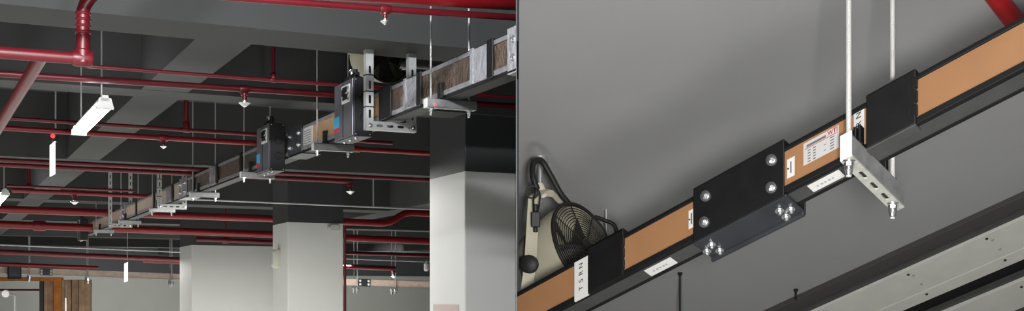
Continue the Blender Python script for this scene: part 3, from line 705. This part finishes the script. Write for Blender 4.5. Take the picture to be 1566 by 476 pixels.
for x, y, xt, rr in ((1298, 245, 1300, .0082), (1365, 310, 1362.5, .0078)):
    q = pick(x, y, 1, ZL); g = q.z; s = sc if x < 1310 else sc
    b = fr((q.x, ZL, g)); 
    top = 5.66 - .668*b.y
    hpart('rod', MB().cyl((b.x, b.y, b.z-.05), (b.x, b.y, top+.02), rr, 16), M['rodpale'], sm=True)
    o = hpart('washer', MB().lathe(b-Vector((0, 0, .001)), (0, 0, -1), [(0, .019), (.003, .019), (.003, .008)], 20), M['zinc'], sm=True)
    o = hpart('nut', MB().lathe(b-Vector((0, 0, .004)), (0, 0, -1), [(0, .0125), (.002, .014), (.012, .014), (.014, .0125)], 6), M['zinc'])
    hpart('cap_nut', MB().lathe(b-Vector((0, 0, .018)), (0, 0, -1), [(0, .0135), (.010, .0135), (.012, .0115), (.022, .0105), (.028, .007), (.031, .002)], 12), M['zinc'], sm=True)
    hpart('washer', MB().lathe(fr((q.x, ZT, g)), (0, 0, 1), [(0, .016), (.003, .016), (.003, .0125), (.015, .0125)], 6), M['zinc'])
# black ridged clamp gripping the duct above the strut
sx = fs(1326, 212)[0]; sy = fs(1306, 212)[0]; m = RB()
for k in range(3):
    a = sx + (sy-sx)*k/3; m.box((a+.004, HB-.004, -.034), (a+(sy-sx)/3-.002, OH*.42, -.0085))
m.box((sx, HB-.004, -.03), (sy, HB+.012, -.007)); m.box((sx, HB-.004, -.03), (sy+.02, HB, -.002))
hpart('bus_clamp', m, M['black'], bevel=.002)
m = RB().box((sx, HB-.004, BW+.012), (sy, OH*.3, BW+.03)); hpart('bus_clamp', m, M['black'], bevel=.002)

# ---- sloping ramp soffit and the things on it
def zc(Y, off=0.): return 5.66 - off - .668*Y
XA = .012
m = MB().prism([(2.9*PK+XA, 2.9, zc(2.9)), (6.5, 2.9, zc(2.9)), (6.5, 8.4, zc(8.4)), (8.4*PK+XA, 8.4, zc(8.4))], (0, 0, .2))
o = struct('ceiling_ramp', m, M['soffit'])
CN = Vector((0, -.668, -1)).normalized()
def onceil(x, y, off=0.):
    r = Vector(((x-PX)/F, 1, (HY-y)/F)); Y = (5.66-off-EYE)/(.668+r.z); return Vector((r.x*Y, Y, EYE+r.z*Y))
# cream channels along the soffit
def chan(x, y, off): return onceil(x, y, off)
def strip_between(ya, yb, offa, offb, top):
    """a bar parallel to the duct; its lower face spans rows ya..yb at the right edge"""
    A, B = onceil(1566, ya, offa), onceil(1566, yb, offb)
    up = -CN*top
    poly = [A, B, B+up, A+up]; st = -bD*.9
    return [q+st for q in poly], bD*3.6
def channel(label, rows, offs, dots):
    base = onceil(1566, rows[0][0], offs[0])
    t = thing('steel_channel', label, 'steel channel', base)
    for (ya, yb, mt, nm), off in zip(rows, offs):
        poly, ext = strip_between(ya, yb, off, off, off)
        obj(nm, MB().prism(poly, ext), M[mt], t, bevel=.002)
    for (x, y, k, mt) in dots:
        p = onceil(x, y, offs[k]); obj('screw', MB().lathe(p, CN, [(0, .007), (.003, .007), (.006, .004)], 10), M[mt], t)
    return t
channel('wide cream steel channel with screws under the soffit at the lower right', [(300, 322, 'dkbrown', 'edge_flange'), (322, 333, 'undr', 'inner_flange'), (333, 378, 'channel', 'face_plate'), (380, 397, 'channel', 'lower_flange')], [.03, .045, .06, .045],
        [(1509, 365, 2, 'ink'), (1518, 367, 2, 'conduit'), (1529, 381, 2, 'conduit'), (1389, 420, 2, 'ink'), (1397, 421, 2, 'conduit'), (1409, 434, 2, 'conduit'), (1537, 398, 3, 'ink'), (1417, 450, 3, 'ink')])
channel('dark rail between the cream channels at the bottom right', [(398, 414, 'blackrail', 'rail'), (414, 427, 'undr', 'inner_rail')], [.02, .03], [])
channel('second cream steel channel cut by the bottom right corner', [(428, 470, 'channel', 'face_plate'), (472, 500, 'dkbrown', 'edge_flange')], [.05, .03], [(1562, 439, 0, 'ink')])
# threaded studs in the soffit
for x, y, ln, l in ((1040, 418, .42, 'long dark stud hanging from the soffit below the orange duct'), (1217, 443, .05, 'short dark stud in the soffit near the wide cream channel')):
    p = onceil(x, y); t = thing('ceiling_stud', l, 'stud', p)
    obj('rod', MB().cyl(p+Vector((0, 0, .01)), p-Vector((0, 0, ln)), .0055), M['blackrail'], t); obj('anchor', MB().lathe(p+Vector((0, 0, .004)), (0, 0, -1), [(0, .012), (.012, .011), (.016, .007)], 10), M['blackrail'], t)
p = onceil(1047, 292); 
# red pipe crossing the soffit at the top right
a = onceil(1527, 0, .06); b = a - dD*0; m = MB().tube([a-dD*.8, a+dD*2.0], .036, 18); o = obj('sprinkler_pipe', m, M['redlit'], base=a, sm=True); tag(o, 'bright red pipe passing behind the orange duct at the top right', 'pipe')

# ---- drum fan behind the orange duct
cf = at(893, 376, 4.95)
t, c, n, e1, e2 = fan('cream drum fan with black grille behind the orange duct at the left', cf, (.72, -.60, .36), .182, .26, 3)
up = CN*-1
foot = onceil(826, 246)
# flat cream yoke with a black knob, from the soffit down the drum's side
ax = n.cross(Vector((0, 0, 1))).normalized()
k0 = at(823, 292, 4.95); k1 = at(811, 405, 4.80); k2 = at(802, 470, 4.78)
def strap(m, P, w, th, side):
    for A, B in zip(P[:-1], P[1:]):
        s = side.normalized(); d = (B-A).normalized(); nn = s.cross(d).normalized()
        m.prism([A-s*w/2, A+s*w/2, B+s*w/2, B-s*w/2], nn*th)
m = MB(); side = Vector((1, .3, .1)); strap(m, [at(832, 290, 5.0), at(817, 300, 4.93), k1, k2], .05, .006, side); strap(m, [at(822, 293, 5.0), at(846, 296, 5.05), at(862, 312, 5.1)], .03, .008, Vector((0, .4, 1)))
clip(obj('yoke', m, M['cream'], t, bevel=.002), True)
for ch in t.children:
    if ch.name.startswith('drum'): clip(ch, True)
obj('knob', MB().lathe(k1+Vector((0, 0, .0)), (-.25, -1, .05), [(0, .02), (.008, .036), (.03, .036), (.036, .028)], 16), M['rubber'], t, sm=True)
ce = MB().lathe(foot+Vector((0, 0, .02)), (0, 0, -1), [(0, .035), (.03, .035), (.035, .012), (.2, .012)], 14); obj('ceiling_mount', ce, M['conduit'], t, sm=True)
obj('mount_neck', MB().tube([foot-Vector((0, 0, .12)), at(826, 285, 5.0), at(832, 300, 5.02)], .016, 10), M['cream'], t, sm=True)
def arc(pts, n=10):
    out = []
    P = [pts[0]]+pts+[pts[-1]]
    for k in range(1, len(P)-2):
        for j in range(n):
            u = j/n; a, b, c_, d = P[k-1], P[k], P[k+1], P[k+2]
            out.append(.5*((2*b)+(c_-a)*u+(2*a-5*b+4*c_-d)*u*u+(3*b-a-3*c_+d)*u**3))
    out.append(P[-2]); return out
cab = arc([at(822, 290, 4.92), at(815, 270, 4.92), at(816, 250, 4.95), at(828, 246, 4.98), at(842, 268, 5.0), at(858, 297, 5.02), at(874, 316, 5.04)])
o = obj('power_cable', MB().tube(cab, .012, 10), M['rubber'], t, sm=True)
m = MB().tube(arc([at(820, 288, 4.88), at(816, 310, 4.86), at(822, 325, 4.86), at(826, 300, 4.88), at(822, 288, 4.88)]), .0035, 8); obj('safety_loop', m, M['rubber'], t, sm=True)
p = at(819, 336, 4.86); m = MB().box(p+Vector((-.018, -.02, -.03)), p+Vector((.018, .02, .03))); m.cyl(p+Vector((0, 0, .03)), p+Vector((0, 0, .06)), .011); m.cyl(p-Vector((0, 0, .03)), p-Vector((0, 0, .05)), .01); obj('plug', m, M['rubber'], t, bevel=.004)
m = MB().ring(at(814, 294, 4.88), (.2, -1, 0), .024, .004, 20, 6); obj('split_ring', m, M['rubber'], t)
# hook and cable loop right of the fan
p = onceil(927, 322); t = thing('ceiling_hook', 'pale hook with a black cable loop, right of the fan behind the orange duct', 'hook', p)
obj('shank', MB().tube([p+Vector((0, 0, .01)), p-Vector((0, 0, .07)), p+Vector((.006, 0, -.11)), p+Vector((-.004, -.01, -.14))], .007), M['conduit'], t, sm=True)
q = p-Vector((0, 0, .09)); obj('cable_loop', MB().tube(arc([q+Vector((-.05, -.02, .06)), q+Vector((-.01, -.03, .045)), q+Vector((.035, -.03, .02)), q+Vector((.045, -.03, -.05)), q+Vector((.02, -.03, -.12))]), .009, 10), M['rubber'], t, sm=True)

# ================================================================== LIGHT
def area(name, loc, target, sx, sy, power, col=(1, 1, 1), spread=180):
    l = bpy.data.lights.new(name, 'AREA'); l.shape = 'RECTANGLE'; l.size = sx; l.size_y = sy; l.energy = power; l.color = col; l.spread = math.radians(spread)
    o = bpy.data.objects.new(name, l); COL.objects.link(o); o.location = loc
    d = Vector(target)-Vector(loc); o.rotation_euler = d.to_track_quat('-Z', 'Y').to_euler(); return o
for k, (p, pw_) in enumerate((((-2.2, 1.2, 2.75), 220), ((-5.5, 4.5, 2.6), 220), ((-1.8, 10.8, 2.6), 200), ((-6.5, 12.5, 2.45), 150), ((-3.2, 17.0, 2.4), 200), ((-10., 18, 2.3), 200), ((-3.5, 25, 2.3), 300), ((-7., 23, 2.3), 250))):
    area('tube_light', p, (p[0], p[1], 0), .15, 1.2, pw_, (1., .98, .95)).rotation_euler = (0, 0, TH)
area('back_wall_fill', (-9.5, 30., 2.35), (-10.8, 36, 1.3), 2., .2, 90); area('back_wall_fill', (-3.6, 32.5, 2.35), (-3.9, 38, 1.3), 2., .2, 80)  # unseen lights added to brighten the back wall
area('bay_lamp', (-1.0, 2.0, 3.25), (-.2, 8.6, 2.2), 1.2, .08, 200, (.97, .98, 1.))
area('right_bay_fill', (.34, .6, 1.6), (1.1, 4.8, 2.2), .4, .3, 112, (1., .985, .96))  # unseen fill added near the eye, lights the soffit and duct
area('low_fill', (.2, 2.5, .75), (.7, 5, 2.2), .42, .42, 13, (1., .985, .96))  # unseen light added low to throw the fan's soft shadow
w = bpy.data.worlds.new('world'); SC.world = w; w.use_nodes = True
w.node_tree.nodes['Background'].inputs[0].default_value = (.75, .85, 1., 1); w.node_tree.nodes['Background'].inputs[1].default_value = .08

# ================================================================== CAMERA
cd = bpy.data.cameras.new('camera'); cam = bpy.data.objects.new('camera', cd); COL.objects.link(cam)
cam.location = (0, 0, EYE); cam.rotation_euler = (math.pi/2, 0, 0)
cd.sensor_fit = 'HORIZONTAL'; cd.sensor_width = 36; cd.lens = 36*F/1566; cd.shift_y = (HY-238)/1566; cd.clip_end = 200; cd.clip_start = .05
SC.camera = cam
SC.view_settings.view_transform = 'Standard'; SC.view_settings.look = 'None'; SC.view_settings.exposure = 0.; SC.view_settings.gamma = 1
SC.view_settings.use_curve_mapping = False
for o in list(SC.objects):
    if '_b' in o: del o['_b']
